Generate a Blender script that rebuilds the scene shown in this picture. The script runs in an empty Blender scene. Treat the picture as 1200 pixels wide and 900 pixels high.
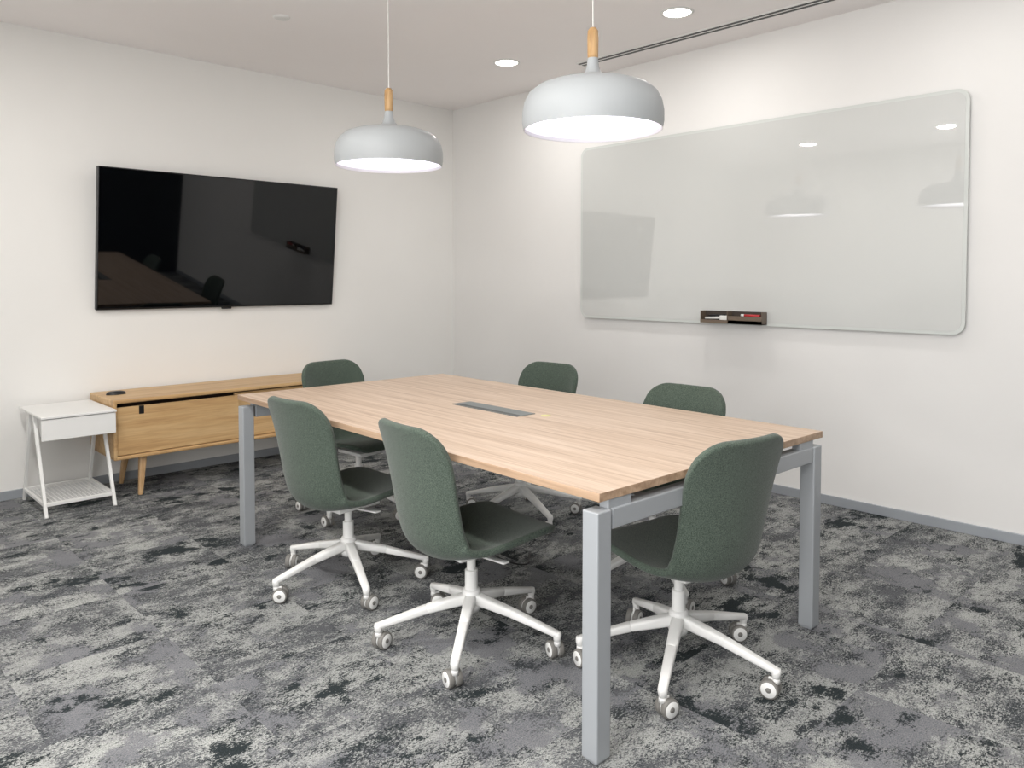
import bpy, bmesh, math, random
from mathutils import Vector, Matrix
random.seed(4)
S=bpy.context.scene
try:
    S.view_settings.view_transform='Standard'
    S.view_settings.look='None'
except Exception: pass

# ------------------------------------------------------------------ materials
def lin(c): return tuple((((v/255)+.055)/1.055)**2.4 if v>10 else v/255/12.92 for v in c)+(1,)
def mat(name,col,rough=.5,metal=0,spec=.5,coat=0,emit=None,es=0,ior=None):
    m=bpy.data.materials.new(name);m.use_nodes=True
    b=m.node_tree.nodes['Principled BSDF']
    b.inputs['Base Color'].default_value=lin(col);b.inputs['Roughness'].default_value=rough
    b.inputs['Metallic'].default_value=metal;b.inputs['Specular IOR Level'].default_value=spec
    b.inputs['Coat Weight'].default_value=coat
    if ior: b.inputs['IOR'].default_value=ior
    if emit: b.inputs['Emission Color'].default_value=lin(emit);b.inputs['Emission Strength'].default_value=es
    return m
class G:
    def __init__(s,m): s.t=m.node_tree;s.n=s.t.nodes;s.b=s.n['Principled BSDF']
    def new(s,t,**k):
        n=s.n.new(t)
        for a,v in k.items():
            if a in n.inputs: n.inputs[a].default_value=v
            else: setattr(n,a,v)
        return n
    def l(s,a,b): s.t.links.new(a,b)
    def ramp(s,src,stops,interp='LINEAR'):
        r=s.n.new('ShaderNodeValToRGB');r.color_ramp.interpolation=interp
        e=r.color_ramp.elements
        while len(e)<len(stops): e.new(.5)
        for i,(p,c) in enumerate(stops): e[i].position=p;e[i].color=c
        s.l(src,r.inputs[0]);return r.outputs[0]
    def mix(s,f,a,b,mode='MIX'):
        n=s.n.new('ShaderNodeMix');n.data_type='RGBA';n.blend_type=mode
        for i,x in ((0,f),(6,a),(7,b)):
            if hasattr(x,'is_linked') or isinstance(x,bpy.types.NodeSocket): s.l(x,n.inputs[i])
            else: n.inputs[i].default_value=x
        return n.outputs[2]
    def math(s,op,a,b=0):
        n=s.n.new('ShaderNodeMath');n.operation=op
        for i,x in enumerate((a,b)):
            if isinstance(x,bpy.types.NodeSocket): s.l(x,n.inputs[i])
            else: n.inputs[i].default_value=x
        return n.outputs[0]
    def bump(s,h,st=.2,d=.01):
        n=s.new('ShaderNodeBump');n.inputs['Strength'].default_value=st;n.inputs['Distance'].default_value=d
        s.l(h,n.inputs['Height']);s.l(n.outputs[0],s.b.inputs['Normal'])
def noise(g,vec,scale,detail=2,rough=.5,dist=0):
    n=g.new('ShaderNodeTexNoise');n.inputs['Scale'].default_value=scale;n.inputs['Detail'].default_value=detail
    n.inputs['Roughness'].default_value=rough;n.inputs['Distortion'].default_value=dist
    if vec is not None: g.l(vec,n.inputs['Vector'])
    return n.outputs[0]
def mapping(g,src,scale=(1,1,1),loc=(0,0,0)):
    n=g.new('ShaderNodeMapping');n.inputs['Scale'].default_value=scale;n.inputs['Location'].default_value=loc
    g.l(src,n.inputs['Vector']);return n.outputs[0]

def paint(name,col,rough=.75):
    m=mat(name,col,rough,spec=.3);g=G(m);tc=g.new('ShaderNodeTexCoord').outputs['Object']
    n=noise(g,tc,1.2,4,.6)
    c=lin(col);c2=tuple(v*.98 for v in c[:3])+(1,)
    g.l(g.ramp(n,[(.35,c2),(.65,c)]),g.b.inputs['Base Color'])
    g.bump(noise(g,tc,220,2,.5),.05,.002);return m
M_wall=paint('wall_paint',(237,236,233));M_ceil=paint('ceiling_paint',(252,248,247))
M_wall_dim=paint('wall_paint_dimmed',(232,231,229))  # same wall paint, darkened to offset the strong light on this wall
M_dark=mat('dark_partition',(30,32,34),.5)
M_alu=mat('skirting_grey',(165,170,176),.45,.3)

def carpet():
    m=mat('carpet_tiles',(110,110,112),.95,spec=.1);g=G(m)
    tc=g.new('ShaderNodeTexCoord').outputs['Object']
    sc=g.new('ShaderNodeVectorMath',operation='MULTIPLY');g.l(tc,sc.inputs[0]);sc.inputs[1].default_value=(2,2,0)
    fl=g.new('ShaderNodeVectorMath',operation='FLOOR');g.l(sc.outputs[0],fl.inputs[0])
    wn=g.new('ShaderNodeTexWhiteNoise');wn.noise_dimensions='2D';g.l(fl.outputs[0],wn.inputs['Vector'])
    of=g.new('ShaderNodeVectorMath',operation='SCALE');g.l(wn.outputs['Color'],of.inputs[0]);of.inputs['Scale'].default_value=9
    ad=g.new('ShaderNodeVectorMath',operation='ADD');g.l(tc,ad.inputs[0]);g.l(of.outputs[0],ad.inputs[1])
    v=ad.outputs[0]
    grain=noise(g,mapping(g,tc,(1,1.5,1)),95,3,.85)
    gr=g.math('MULTIPLY',g.math('SUBTRACT',grain,.5),.72)
    gr2=g.math('MULTIPLY',g.math('SUBTRACT',grain,.5),.26)
    def patch(vec,scale,det,ro,gg=gr):
        return g.math('ADD',noise(g,vec,scale,det,ro,.1),gg)
    n1=patch(mapping(g,v,(1.25,1.9,1)),2.5,10,.68,gr2)
    n2=patch(mapping(g,v,(1.1,1.7,1),(7,3,1)),3.2,12,.78)
    n3=patch(mapping(g,v,(1.5,1.2,1),(2,8,4)),2.2,12,.72,gr2)
    n4=patch(mapping(g,v,(1.2,2.2,1),(5,1,9)),5.5,8,.75)
    fine=noise(g,tc,230,2,.7)
    base=g.mix(g.ramp(n2,[(.45,(0,0,0,1)),(.55,(1,1,1,1))]),lin((94,96,99)),lin((168,170,167)))
    base=g.mix(g.ramp(n4,[(.42,(1,1,1,1)),(.46,(0,0,0,1))]),base,lin((62,66,69)))
    tint=g.ramp(wn.outputs['Value'],[(.0,(.84,.84,.85,1)),(1,(1.0,1.0,1.0,1))])
    base=g.mix(1.0,base,tint,'MULTIPLY')
    mid=g.mix(g.ramp(n3,[(.54,(0,0,0,1)),(.57,(.9,.9,.9,1))]),base,lin((120,121,125)))
    dk=g.mix(g.ramp(n1,[(.405,(1,1,1,1)),(.430,(0,0,0,1))]),mid,lin((46,52,54)))
    sp=g.ramp(fine,[(.3,(.58,.58,.58,1)),(.7,(1.36,1.36,1.36,1))])
    out=g.mix(1.0,dk,sp,'MULTIPLY')
    g.l(out,g.b.inputs['Base Color'])
    g.bump(fine,.6,.004);return m
M_carpet=carpet()

def wood(name,c1,c2,c3,stretch=(34,1.3,34),rough=.42,axis='y'):
    m=mat(name,c1,rough,spec=.4);g=G(m);tc=g.new('ShaderNodeTexCoord').outputs['Object']
    s=stretch if axis=='y' else (stretch[1],stretch[0],stretch[2])
    n=noise(g,mapping(g,tc,s),1.0,6,.62,.25)
    n2=noise(g,mapping(g,tc,tuple(k*4 for k in s)),1.0,3,.6)
    c=g.ramp(n,[(.32,lin(c3)),(.47,lin(c2)),(.62,lin(c1))])
    f=g.ramp(n2,[(.35,(.91,.90,.89,1)),(.6,(1.02,1.02,1.02,1))])
    g.l(g.mix(1.0,c,f,'MULTIPLY'),g.b.inputs['Base Color'])
    g.bump(n2,.04,.002);return m
M_top=wood('table_top_wood',(206,186,167),(194,171,150),(170,145,124),(46,1.1,46))
M_edge=wood('table_edge_wood',(184,157,132),(170,143,118),(150,123,99))
M_oak=wood('oak_veneer',(206,173,127),(196,160,113),(178,141,97),(22,1.2,22),axis='x')
M_oaks=wood('oak_solid',(202,168,128),(192,157,115),(172,136,97),(30,30,2))
M_lampwood=wood('lamp_wood',(198,162,116),(182,145,98),(156,118,76),(60,60,6))
M_frame=mat('silver_powdercoat',(164,168,172),.38,.2)
M_white=mat('white_plastic',(226,226,222),.4)
M_whitem=mat('white_metal',(230,230,228),.4)
M_tread=mat('caster_tread',(120,118,114),.6)
M_black=mat('black_plastic',(18,18,20),.4)
M_gap_shade=mat('gap_shade',(46,30,18),.8)
M_lid=mat('cable_lid_grey',(120,126,126),.4,.4)
M_lid2=mat('cable_lid_line',(70,74,74),.5)
M_shade=mat('lamp_shade_grey',(166,170,172),.5)
M_shin=mat('lamp_inner_white',(245,244,250),.6)
M_glow=mat('led_diffuser',(255,255,255),.5,emit=(255,250,242),es=9)
def lampglow():
    m=mat('pendant_diffuser',(240,238,248),.6);g=G(m);tc=g.new('ShaderNodeTexCoord').outputs['Object']
    ln=g.new('ShaderNodeVectorMath',operation='LENGTH');g.l(tc,ln.inputs[0])
    g.l(g.ramp(ln.outputs['Value'],[(.0,(1.0,1.0,1.0,1)),(.12,(.80,.79,.88,1)),(.25,(.24,.235,.27,1))]),g.b.inputs['Emission Color'])
    g.b.inputs['Emission Strength'].default_value=3.4;return m
M_bulb=lampglow()
M_screen=mat('tv_screen',(2,3,5),.03,ior=1.56)
M_bezel=mat('tv_bezel',(10,10,12),.3)
M_board=mat('glass_board',(203,205,203),.012,ior=2.05)
M_rim=mat('glass_rim',(206,210,207),.08,ior=1.5)
M_tray=mat('tray_brown',(112,98,84),.5,.1)
M_trayd=mat('tray_inside',(62,54,48),.6)
M_red=mat('marker_red',(190,40,45),.4)
M_disc=mat('charger_disc',(214,208,140),.4)

def fabric():
    m=mat('green_grey_fabric',(66,78,72),.95,spec=.15);g=G(m);tc=g.new('ShaderNodeTexCoord').outputs['Object']
    n=noise(g,tc,330,2,.75);n2=noise(g,tc,60,4,.6)
    c=g.ramp(n,[(.32,lin((35,45,39))),(.68,lin((98,110,99)))])
    c=g.mix(g.ramp(n2,[(.3,(0,0,0,1)),(.7,(.35,.35,.35,1))]),c,lin((77,89,80)))
    g.l(c,g.b.inputs['Base Color']);g.b.inputs['Sheen Weight'].default_value=.18;g.b.inputs['Sheen Roughness'].default_value=.5
    g.bump(n,.5,.002);return m
M_fab=fabric()

# ------------------------------------------------------------------ mesh helpers
def obj(name,me,parent=None,loc=(0,0,0),rot=(0,0,0)):
    o=bpy.data.objects.new(name,me);S.collection.objects.link(o);o.location=loc;o.rotation_euler=rot
    if parent: o.parent=parent
    return o
def empty(name,loc=(0,0,0),rz=0):
    o=bpy.data.objects.new(name,None);S.collection.objects.link(o);o.location=loc;o.rotation_euler=(0,0,rz);o.empty_display_size=.1;return o
def fin(bm,name,mats,smooth=False):
    me=bpy.data.meshes.new(name);bmesh.ops.recalc_face_normals(bm,faces=bm.faces);bm.to_mesh(me);bm.free()
    for m in (mats if isinstance(mats,(list,tuple)) else [mats]): me.materials.append(m)
    if smooth:
        for p in me.polygons: p.use_smooth=True
    return me
def join(bm,t,mi=0,M=None):
    if M is not None: bmesh.ops.transform(t,matrix=M,verts=t.verts)
    for f in t.faces: f.material_index=mi
    me=bpy.data.meshes.new('tmp');t.to_mesh(me);t.free()
    bm.from_mesh(me);bpy.data.meshes.remove(me)
def addbox(bm,x0,x1,y0,y1,z0,z1,bev=0,mi=0,M=None,seg=2):
    t=bmesh.new();bmesh.ops.create_cube(t,size=1)
    for v in t.verts: v.co=Vector(((x0+x1)/2+v.co.x*(x1-x0),(y0+y1)/2+v.co.y*(y1-y0),(z0+z1)/2+v.co.z*(z1-z0)))
    if bev: bmesh.ops.bevel(t,geom=t.edges[:],offset=bev,segments=seg,affect='EDGES',profile=.5)
    join(bm,t,mi,M)
def beam(bm,a,b,w,h,w2=None,h2=None,bev=.003,mi=0,up=(0,0,1)):
    a=Vector(a);b=Vector(b);d=(b-a);L=d.length;d.normalize();w2=w2 or w;h2=h2 or h
    s=d.cross(Vector(up));s.normalize();u=s.cross(d)
    t=bmesh.new();vs=[]
    for p,ww,hh in ((a,w,h),(b,w2,h2)):
        for sx,sy in ((-1,-1),(1,-1),(1,1),(-1,1)): vs.append(t.verts.new(p+s*(sx*ww/2)+u*(sy*hh/2)))
    t.faces.new(vs[:4]);t.faces.new(vs[4:][::-1])
    for i in range(4): t.faces.new((vs[i],vs[(i+1)%4],vs[4+(i+1)%4],vs[4+i]))
    bmesh.ops.recalc_face_normals(t,faces=t.faces)
    if bev: bmesh.ops.bevel(t,geom=t.edges[:],offset=bev,segments=2,affect='EDGES',profile=.5)
    join(bm,t,mi)
def lathe(bm,prof,seg=48,mi=0,M=None):
    t=bmesh.new();rings=[]
    for r,z in prof:
        rings.append([t.verts.new((r*math.cos(2*math.pi*i/seg),r*math.sin(2*math.pi*i/seg),z)) for i in range(seg)])
    for a,b in zip(rings,rings[1:]):
        for i in range(seg): t.faces.new((a[i],a[(i+1)%seg],b[(i+1)%seg],b[i]))
    join(bm,t,mi,M)
def tube(name,pts,r,m,parent=None):
    c=bpy.data.curves.new(name,'CURVE');c.dimensions='3D';c.bevel_depth=r;c.bevel_resolution=3
    s=c.splines.new('BEZIER');s.bezier_points.add(len(pts)-1)
    for p,q in zip(s.bezier_points,pts): p.co=q;p.handle_left_type=p.handle_right_type='AUTO'
    c.materials.append(m);o=bpy.data.objects.new(name,c);S.collection.objects.link(o)
    if parent:o.parent=parent
    return o
def boxobj(name,x0,x1,y0,y1,z0,z1,m,bev=0,parent=None,loc=(0,0,0)):
    bm=bmesh.new();addbox(bm,x0,x1,y0,y1,z0,z1,bev);return obj(name,fin(bm,name,m),parent,loc)

# ------------------------------------------------------------------ room shell
XL,YB,H=-5.3,-6.7,2.894
boxobj('floor',XL,0,YB,0,-.1,0,M_carpet)
boxobj('ceiling',XL-.1,.1,YB-.1,.1,H,H+.1,M_ceil)
boxobj('wall_tv',XL-.1,.1,0,.1,-.1,H,M_wall)
boxobj('wall_whiteboard',0,.1,YB,0,-.1,H,M_wall_dim)
boxobj('wall_back',XL-.1,.1,YB-.1,YB,-.1,H,M_dark)
# left wall with an unseen window opening, added to let in fill light
wy0,wy1,wz0,wz1=-6.5,-3.35,.35,2.7
bm=bmesh.new()
addbox(bm,XL-.1,XL,wy1,0,-.1,H);addbox(bm,XL-.1,XL,YB,wy0,-.1,H)
addbox(bm,XL-.1,XL,wy0,wy1,-.1,wz0);addbox(bm,XL-.1,XL,wy0,wy1,wz1,H)
obj('wall_left',fin(bm,'wall_left',M_wall))
bm=bmesh.new()
for y in (wy0,(wy0+wy1)/2-.02,wy1-.04): addbox(bm,XL-.08,XL-.02,y,y+.04,wz0,wz1,.003)
for z in (wz0,wz1-.04): addbox(bm,XL-.08,XL-.02,wy0,wy1,z,z+.04,.003)
obj('fill_window_1',fin(bm,'fill_window_1',M_whitem))
L=bpy.data.lights.new('fill_window_portal','AREA');L.shape='RECTANGLE';L.size=wz1-wz0;L.size_y=wy1-wy0
L.cycles.is_portal=True
o=bpy.data.objects.new('fill_window_portal',L);S.collection.objects.link(o);o.location=(XL-.09,(wy0+wy1)/2,(wz0+wz1)/2);o.rotation_euler=(0,-math.pi/2,0)
boxobj('baseboard_tv',XL,-.012,-.012,0,0,.055,M_alu,.002)
boxobj('baseboard_whiteboard',-.012,0,YB,0,0,.055,M_alu,.002)
boxobj('baseboard_left',XL,XL+.012,YB,-.012,0,.055,M_alu,.002)

# ------------------------------------------------------------------ ceiling fittings
def downlight(x,y,w=12):
    e=empty('downlight',(x,y,H))
    bm=bmesh.new()
    lathe(bm,[(.078,-.001),(.080,-.006),(.092,-.005),(.096,0)],mi=0)
    lathe(bm,[(.0005,-.003),(.078,-.003)],mi=1)
    obj('trim_and_diffuser',fin(bm,'downlight',[M_whitem,M_glow],True),e)
    L=bpy.data.lights.new('downlight_lamp','AREA');L.shape='DISK';L.size=.17;L.energy=w;L.color=(1,.97,.935)
    o=bpy.data.objects.new('lamp',L);S.collection.objects.link(o);o.parent=e;o.location=(0,0,-.012)
for y,w in ((-1.47,8.5),(-2.907,6.5),(-4.35,3.5),(-5.8,2.5)): downlight(-.715,y,w)
for x,y,w in ((-2.4,-5.5,14),(-4.1,-1.47,19),(-4.1,-2.907,25),(-4.1,-4.35,24),(-4.1,-5.8,20)): downlight(x,y,w)  # unseen downlights, added to fill and even out the room light
bm=bmesh.new();lathe(bm,[(.0005,-.012),(.035,-.012),(.045,-.008),(.05,0)])
obj('smoke_detector',fin(bm,'smoke_detector',M_whitem,True),None,(-2.328,-1.242,H))
e=empty('linear_air_diffuser',(-.30,-3.9,H))
bm=bmesh.new();addbox(bm,-.045,.045,-2.1,2.1,-.006,0,.001,0)
for dx in(-.022,.022): addbox(bm,dx-.011,dx+.011,-2.09,2.09,-.0075,-.0055,0,1)
obj('slots',fin(bm,'slots',[M_whitem,M_black]),e)

# ------------------------------------------------------------------ pendant lamps
def pendant(x,y,z):
    e=empty('pendant_lamp',(x,y,z))
    k=1.066;sc=lambda P:[(r*k if r>.001 else r,h*k) for r,h in P]
    prof=[(.250,0),(.255,.025),(.2545,.065),(.248,.098),(.232,.128),(.205,.150),(.165,.165),(.115,.173),(.07,.180),(.045,.190),(.030,.207),(.022,.230),(.019,.258)]
    bm=bmesh.new();lathe(bm,sc(prof),64,0)
    inn=[(.250,0),(.246,.001),(.250,.025),(.2495,.063),(.243,.095),(.227,.124),(.2,.145),(.16,.160),(.1,.168),(.0005,.172)]
    lathe(bm,sc(inn),64,1)
    o=obj('shade',fin(bm,'shade',[M_shade,M_shin],True),e)
    bm=bmesh.new();lathe(bm,sc([(.0005,.255),(.0185,.255),(.0195,.27),(.0205,.33),(.019,.355),(.012,.366),(.0005,.368)]),32)
    obj('wood_neck',fin(bm,'wood_neck',M_lampwood,True),e)
    bm=bmesh.new();lathe(bm,[(.0022,.38),(.0022,H-z-.02)],10)
    obj('cord',fin(bm,'cord',M_white,True),e)
    bm=bmesh.new();lathe(bm,[(.0005,H-z-.03),(.045,H-z-.028),(.05,H-z)],32)
    obj('canopy',fin(bm,'canopy',M_whitem,True),e)
    bm=bmesh.new();lathe(bm,[(.0005,0),(.12,0),(.2655,0)],48)
    obj('diffuser',fin(bm,'diffuser',M_bulb,True),e,(0,0,.016))
pendant(-2.271,-2.246,1.919);pendant(-2.240,-3.559,1.922)

# ------------------------------------------------------------------ tv
e=empty('wall_mounted_tv',(-2.157,-.08,1.608))
tw,th=1.735,.93
e2=.108
bm=bmesh.new();addbox(bm,-tw/2,tw/2,-.005,.035,-th/2,th/2,.004,0)
addbox(bm,-tw/2+.3,tw/2-.3,.03,.055,-th/2+.3,th/2-.3,.01,0)
o=obj('cabinet',fin(bm,'cabinet',M_bezel),e,rot=(e2,0,0))
bm=bmesh.new();addbox(bm,-tw/2+.008,tw/2-.008,-.0075,-.004,-th/2+.014,th/2-.008,0,0)
obj('screen',fin(bm,'screen',M_screen),e,rot=(e2,0,0))
bm=bmesh.new();addbox(bm,-.035,.035,-.007,.012,-th/2-.012,-th/2,.003,0)
obj('logo_bar',fin(bm,'logo_bar',M_black),e,rot=(e2,0,0))
bm=bmesh.new();addbox(bm,-.3,.3,.04,.08,-.15,.15,.004,0)
obj('wall_bracket',fin(bm,'wall_bracket',M_black),e)

# ------------------------------------------------------------------ whiteboard
def rrect(bm,y0,y1,z0,z1,r,x0,x1,mi=0):
    t=bmesh.new();pts=[]
    for cy,cz,a0 in ((y1-r,z1-r,0),(y0+r,z1-r,90),(y0+r,z0+r,180),(y1-r,z0+r,270)):
        for k in range(13):
            a=math.radians(a0+90*k/12);pts.append((cy+r*math.cos(a),cz+r*math.sin(a)))
    A=[t.verts.new((x0,p[0],p[1])) for p in pts];B=[t.verts.new((x1,p[0],p[1])) for p in pts];n=len(pts)
    t.faces.new(A);t.faces.new(B[::-1])
    for i in range(n): t.faces.new((A[i],B[i],B[(i+1)%n],A[(i+1)%n]))
    join(bm,t,mi)
WB=empty('glass_whiteboard',(0,0,0))
bm=bmesh.new();rrect(bm,-4.244,-1.583,1.053,2.346,.065,-.034,-.026)
obj('glass_edge',fin(bm,'glass_edge',M_rim),WB)
bm=bmesh.new();rrect(bm,-4.226,-1.601,1.071,2.328,.05,-.0352,-.034)
obj('glass_face',fin(bm,'glass_face',M_board),WB)
bm=bmesh.new()
for y in (-4.0,-2.9,-1.83):
    for z in(1.25,2.15): addbox(bm,-.026,0,y-.03,y+.03,z-.03,z+.03,.002)
obj('wall_spacers',fin(bm,'wall_spacers',M_whitem),WB)
e=WB;TL=(-.0355,-2.91,1.062)
bm=bmesh.new()
addbox(bm,-.004,0,-.22,.22,0,.078,0,1);addbox(bm,-.065,0,-.22,.22,0,.004,0,0)
for y in(-.22,.216,.02): addbox(bm,-.065,0,y,y+.004,0,.078,0,0)
addbox(bm,-.067,-.063,-.22,.22,0,.022,0,0);addbox(bm,-.067,-.063,-.22,.016,0,.05,0,0)
obj('marker_tray',fin(bm,'tray',[M_tray,M_trayd]),e,TL)
def cyl(bm,a,b,r,mi=0,seg=16):
    a=Vector(a);b=Vector(b);d=b-a;q=Vector((0,0,1)).rotation_difference(d.normalized())
    lathe(bm,[(.0002,0),(r,0),(r,d.length),(.0002,d.length)],seg,mi,Matrix.Translation(a)@q.to_matrix().to_4x4())
bm=bmesh.new()
cyl(bm,(-.05,-.20,.055),(-.045,-.09,.055),.008,0);cyl(bm,(-.05,-.09,.055),(-.048,-.07,.055),.0085,1)
cyl(bm,(-.045,.06,.036),(-.05,.19,.03),.008,1);cyl(bm,(-.03,.05,.05),(-.035,.17,.045),.008,2)
addbox(bm,-.055,-.02,.10,.20,.004,.026,.004,2);addbox(bm,-.055,-.02,.03,.085,.004,.05,.004,1)
obj('markers_and_eraser',fin(bm,'markers',[M_red,M_white,M_black],True),e,TL)

# ------------------------------------------------------------------ meeting table
T=empty('meeting_table',(-2.237,-2.96,0),-.031)
W,Ln,zt=1.32,2.45,.76
bm=bmesh.new();addbox(bm,-W/2+.018,W/2,-Ln/2+.005,Ln/2,zt-.025,zt,.0015,0)
me=fin(bm,'table_top',[M_top,M_edge])
for p in me.polygons:
    if abs(p.normal.z)<.9: p.material_index=1
obj('table_top',me,T)
lw=.058
def legs():
    bm=bmesh.new()
    for ye,sg in ((-Ln/2-.004,1),(Ln/2-.045,-1)):
        for sx,lx in((-1,W/2-.002),(1,W/2-.024)):
            xa=sx*lx;xb=sx*(lx-lw)
            addbox(bm,min(xa,xb),max(xa,xb),min(ye,ye+sg*lw),max(ye,ye+sg*lw),.008,zt-.05,.004,0)
            addbox(bm,min(xa,xb)+.008,max(xa,xb)-.008,min(ye,ye+sg*lw)+.008,max(ye,ye+sg*lw)-.008,0,.01,0,0)
        lx=W/2-.012
        addbox(bm,-lx+lw,lx-lw-.012,min(ye,ye+sg*lw)+.004,max(ye,ye+sg*lw)-.004,zt-.108,zt-.051,.003,0)
        for x in(-.55,.54): addbox(bm,x-.05,x+.05,min(ye,ye+sg*lw)+.012,max(ye,ye+sg*lw)-.012,zt-.055,zt-.024,.002,0)
    for x in(-.40,.40): addbox(bm,x-.02,x+.02,-Ln/2+.05,Ln/2-.09,zt-.105,zt-.055,.003,0)
    return bm
obj('frame',fin(legs(),'frame',M_frame),T)
bm=bmesh.new()
addbox(bm,-.015,.095,-.20,.25,zt-.002,zt+.003,.001,0)
addbox(bm,-.011,.015,-.19,.24,zt+.002,zt+.0034,0,1)
addbox(bm,-.03,.10,-.2,.25,zt-.11,zt-.026,.004,2)
obj('cable_port_lid',fin(bm,'lid',[M_lid,M_lid2,M_black]),T)
bm=bmesh.new();lathe(bm,[(.0005,zt+.0015),(.021,zt+.0015),(.022,zt)],32)
obj('charger_disc',fin(bm,'disc',M_disc,True),T,(.10,-.26,0))
tube('power_cable',[(.02,.2,zt-.1),(-.05,.27,.5),(-.02,.22,.3),(.08,.1,.08),(.2,0,.012),(.35,.1,.008)],.004,M_black,T)

# ------------------------------------------------------------------ chairs
prof=[ # x,z,halfwidth,curl
(.262,.392,.20,.0),(.255,.412,.205,.004),(.225,.422,.213,.008),(.16,.420,.224,.012),(.08,.408,.232,.018),(0,.394,.236,.024),
(-.07,.380,.238,.034),(-.13,.372,.238,.050),(-.178,.376,.237,.066),(-.213,.398,.235,.078),(-.236,.440,.232,.080),(-.250,.50,.230,.076),
(-.260,.57,.230,.070),(-.269,.64,.233,.064),(-.279,.71,.235,.057),(-.291,.77,.234,.050),(-.302,.815,.231,.045),(-.310,.842,.227,.042),(-.314,.852,.22,.041)]
def cr(p,t):
    n=len(p)-1;i=min(int(t*n),n-1);f=t*n-i
    a=p[max(i-1,0)];b=p[i];c=p[i+1];d=p[min(i+2,n)]
    return [.5*((2*b[k])+(-a[k]+c[k])*f+(2*a[k]-5*b[k]+4*c[k]-d[k])*f*f+(-a[k]+3*b[k]-3*c[k]+d[k])*f**3) for k in range(4)]
def shell_mesh():
    NU,NV=72,28;pts=[cr(prof,i/NU) for i in range(NU+1)]
    L=[0]
    for a,b in zip(pts,pts[1:]): L.append(L[-1]+math.hypot(b[0]-a[0],b[1]-a[1]))
    tot=L[-1];bm=bmesh.new();g=[]
    def at(s):
        s=min(max(s,0),tot)
        for i in range(NU):
            if L[i+1]>=s-1e-9:
                f=(s-L[i])/max(L[i+1]-L[i],1e-9);return [pts[i][k]*(1-f)+pts[i+1][k]*f for k in range(4)]
        return pts[-1]
    for i in range(NU+1):
        row=[]
        for j in range(NV+1):
            v=-1+2*j/NV
            v=math.copysign(abs(v)**.9,v)
            def short(v,R,hw):
                a=abs(v)*hw-(hw-R)
                return 0 if a<=0 else R-math.sqrt(max(R*R-a*a,0))
            sf=short(v,.085,.205);st=short(v,.115,.225)+.014*v*v
            s=sf+(tot-sf-st)*(i/NU)
            x,z,hw,c=at(s)
            xa,za,_,_=at(s-.006);xb,zb,_,_=at(s+.006)
            tx,tz=xb-xa,zb-za;l=math.hypot(tx,tz);nx,nz=tz/l,-tx/l
            if nz<0 and z<.42: nx,nz=-nx,-nz
            if nx<0 and z>.45: nx,nz=-nx,-nz
            d=c*abs(v)**2.0
            row.append(bm.verts.new((x+nx*d,v*hw*(1-.10*(c/.07)*abs(v)**2.5),z+nz*d)))
        g.append(row)
    for i in range(NU):
        for j in range(NV): bm.faces.new((g[i][j],g[i+1][j],g[i+1][j+1],g[i][j+1]))
    bmesh.ops.remove_doubles(bm,verts=bm.verts,dist=.0004)
    return fin(bm,'seat_shell',M_fab,True)
ME_shell=shell_mesh()
RB=.342
bm=bmesh.new()
lathe(bm,[(.0005,.20),(.030,.20),(.034,.19),(.036,.135),(.030,.118),(.0005,.118)],32)
for k in range(5):
    a=k*2*math.pi/5;c,s=math.cos(a),math.sin(a)
    beam(bm,(.02*c,.02*s,.165),(.17*c,.17*s,.135),.044,.040,.036,.030,.008)
    beam(bm,(.163*c,.163*s,.1365),(.347*c,.347*s,.088),.036,.030,.030,.020,.007)
    lathe(bm,[(.0005,.099),(.014,.097),(.016,.085),(.010,.055),(.0005,.055)],16,0,Matrix.Translation((RB*c,RB*s,0)))
ME_base=fin(bm,'star_base',M_whitem,True)
bm=bmesh.new()
lathe(bm,[(.024,.19),(.024,.27)],24);lathe(bm,[(.026,.188),(.026,.2)],24)
lathe(bm,[(.0165,.26),(.0165,.345)],24);lathe(bm,[(.024,.27),(.0165,.272)],24)
addbox(bm,-.10,.12,-.075,.075,.335,.356,.006)
addbox(bm,-.06,.06,-.04,.04,.322,.34,.006)
beam(bm,(.0,-.03,.335),(.02,-.19,.345),.014,.008,.03,.007,.002)
ME_col=fin(bm,'column',M_whitem,True)
bm=bmesh.new()
Rx=Matrix.Rotation(math.pi/2,4,'X')
for sy in(-1,1):
    Mx=Matrix.Translation((0,sy*.0145,.031))@Rx
    lathe(bm,[(.0005,-.011),(.024,-.011),(.025,-.010)],28,0,Mx);lathe(bm,[(.0005,.011),(.024,.011),(.025,.010)],28,0,Mx)
    lathe(bm,[(.025,-.010),(.030,-.009),(.031,-.006),(.031,.006),(.030,.009),(.025,.010)],28,1,Mx)
    lathe(bm,[(.0005,-.0125),(.008,-.0125),(.009,-.011)],16,1,Mx);lathe(bm,[(.0005,.0125),(.008,.0125),(.009,.011)],16,1,Mx)
addbox(bm,-.006,.024,-.004,.004,.03,.066,.002,0)
lathe(bm,[(.0005,.07),(.012,.068),(.013,.05),(.0005,.05)],16,0,Matrix.Translation((.018,0,0)))
ME_cast=fin(bm,'caster',[M_whitem,M_tread],True)
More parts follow.
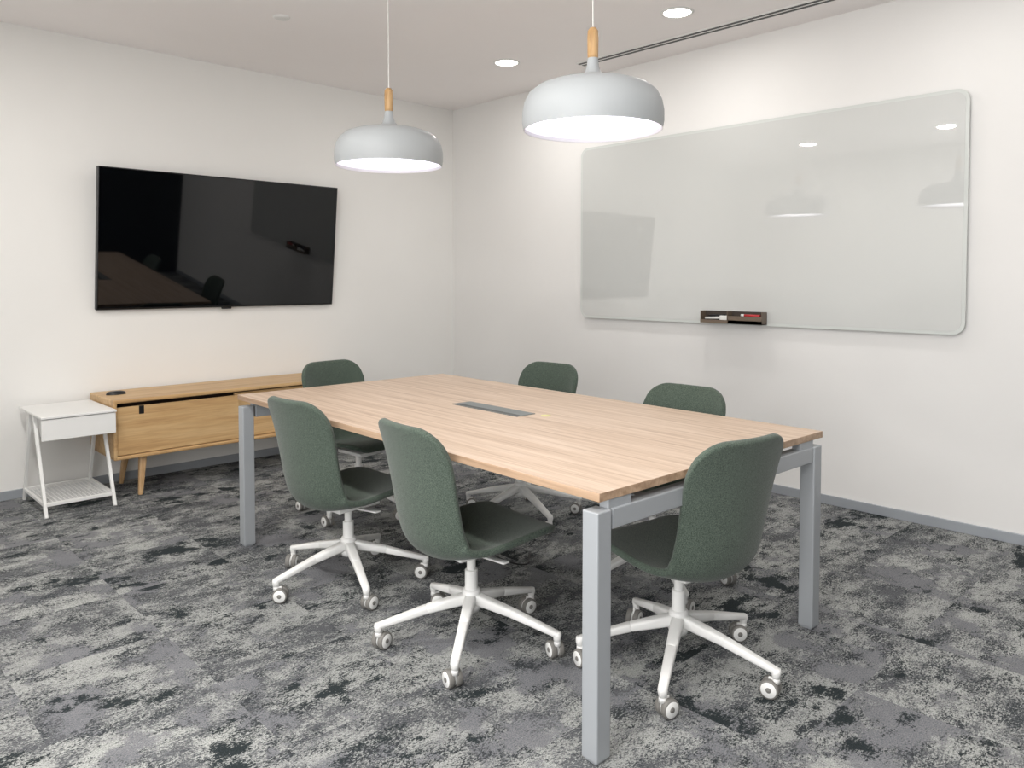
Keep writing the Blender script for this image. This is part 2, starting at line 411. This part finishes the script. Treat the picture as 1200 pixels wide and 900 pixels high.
def chair(x,y,face,base,dz=0):
    e=empty('office_chair',(x,y,0),math.radians(face))
    o=obj('seat_shell',ME_shell,e,(0,0,dz))
    m=o.modifiers.new('thick','SOLIDIFY');m.thickness=.026;m.offset=0
    m=o.modifiers.new('bev','SUBSURF');m.levels=1;m.render_levels=1
    obj('column',ME_col,e,(0,0,dz))
    b=math.radians(base-face)
    obj('star_base',ME_base,e,rot=(0,0,b))
    for k in range(5):
        a=b+k*2*math.pi/5;sw=random.uniform(-1.3,1.3)+a
        px,py=RB*math.cos(a),RB*math.sin(a)
        obj('caster_%d'%(k+1),ME_cast,e,(px-.018*math.cos(sw),py-.018*math.sin(sw),0),(0,0,sw))
chair(-2.71,-2.545,4,178)
chair(-2.69,-3.36,-6,4)
chair(-2.29,-4.00,80,-82)
chair(-2.09,-1.66,-86,210)
chair(-1.50,-2.41,184,-35)
chair(-1.75,-3.50,182,-50)

# ------------------------------------------------------------------ credenza
x0,x1,y0,y1=-3.07,-1.40,-.50,-.02
e=empty('oak_credenza',(0,0,0))
bm=bmesh.new()
addbox(bm,x0,x1,y0,y1,.590,.614,.008,0,seg=3);addbox(bm,x0,x1,y0,y1,.245,.268,.008,0,seg=3)
addbox(bm,x0,x0+.022,y0,y1,.25,.606,.007,0);addbox(bm,x1-.022,x1,y0,y1,.25,.606,.007,0)
addbox(bm,x0+.01,x1-.01,y1-.012,y1,.25,.60,0,0)
addbox(bm,x0+.02,x1-.02,y0+.10,y0+.11,.262,.592,0,1)  # dark sheet behind the doors, colours in the shade of the gap
obj('carcass',fin(bm,'carcass',[M_oak,M_gap_shade]),e)
bm=bmesh.new()
addbox(bm,x0+.022,-2.28,y0+.012,y0+.03,.272,.566,.002,0)
obj('sliding_door_left',fin(bm,'door',M_oak),e)
bm=bmesh.new()
addbox(bm,-2.30,x1-.022,y0+.036,y0+.054,.272,.580,.002,0)
obj('sliding_door_right',fin(bm,'door',M_oak),e)
bm=bmesh.new();addbox(bm,x0+.15,x0+.18,y0+.010,y0+.0125,.515,.566,.001)
obj('finger_pull',fin(bm,'pull',M_black),e)
bm=bmesh.new()
for xx,sx in((x0+.19,-1),(x1-.19,1)):
    for yy,sy in((y0+.08,-1),(y1-.10,1)):
        beam(bm,(xx,yy,.25),(xx+sx*.03,yy+sy*.035,0),.045,.045,.026,.026,.008,up=(0,1,0))
obj('legs',fin(bm,'legs',M_oaks),e)
bm=bmesh.new();lathe(bm,[(.0005,.634),(.03,.634),(.045,.628),(.05,.614)],32)
bm.transform(Matrix.Diagonal((1.2,.8,1,1)))
obj('conference_speaker_puck',fin(bm,'puck',M_black,True),None,(-2.97,-.22,0))

# ------------------------------------------------------------------ side table
e=empty('white_side_table',(0,0,0))
ax0,ax1,ay0,ay1,az=-3.475,-3.08,-.60,-.06,.575
bm=bmesh.new()
addbox(bm,ax0,ax1,ay0,ay1,az-.014,az,.003)
addbox(bm,ax0+.035,ax1-.035,ay0+.03,ay1-.02,az-.14,az-.014,.002)
addbox(bm,ax0+.004,ax1-.004,ay0+.006,ay0+.024,az-.138,az-.018,.003)
obj('top_and_drawer',fin(bm,'top',M_whitem),e)
bm=bmesh.new()
for xx in(ax0+.018,ax1-.018):
    beam(bm,(xx,-.36,az-.012),(xx,ay0+.005,0),.024,.018,up=(1,0,0))
    beam(bm,(xx,-.27,az-.012),(xx,ay1-.01,0),.024,.018,up=(1,0,0))
    beam(bm,(xx,ay0+.05,.07),(xx,ay1-.04,.07),.016,.02)
beam(bm,(ax0+.02,ay0+.03,.07),(ax1-.02,ay0+.03,.07),.016,.02)
beam(bm,(ax0+.02,ay1-.04,.07),(ax1-.02,ay1-.04,.07),.016,.02)
n=16
for i in range(1,n): 
    x=ax0+.02+(ax1-ax0-.04)*i/n;beam(bm,(x,ay0+.03,.075),(x,ay1-.04,.075),.003,.003,bev=0)
for i in range(1,22):
    y=ay0+.03+(ay1-ay0-.07)*i/22;beam(bm,(ax0+.02,y,.077),(ax1-.02,y,.077),.003,.003,bev=0)
obj('legs_and_mesh_shelf',fin(bm,'legs',M_whitem),e)

# ------------------------------------------------------------------ camera + world
cd=bpy.data.cameras.new('camera');cam=bpy.data.objects.new('camera',cd);S.collection.objects.link(cam)
a,p=.8047,-.0376
F=Vector((math.cos(a)*math.cos(p),math.sin(a)*math.cos(p),math.sin(p)))
cam.location=(-4.5389,-5.5001,1.3491);cam.rotation_euler=F.to_track_quat('-Z','Y').to_euler()
cd.sensor_width=36;cd.lens=901.7/1200*36;cd.shift_y=-(450-360.93)/1200;cd.clip_start=.05
S.camera=cam
w=bpy.data.worlds.new('world');S.world=w;w.use_nodes=True
w.node_tree.nodes['Background'].inputs[0].default_value=(1,.99,.98,1);w.node_tree.nodes['Background'].inputs[1].default_value=5.8
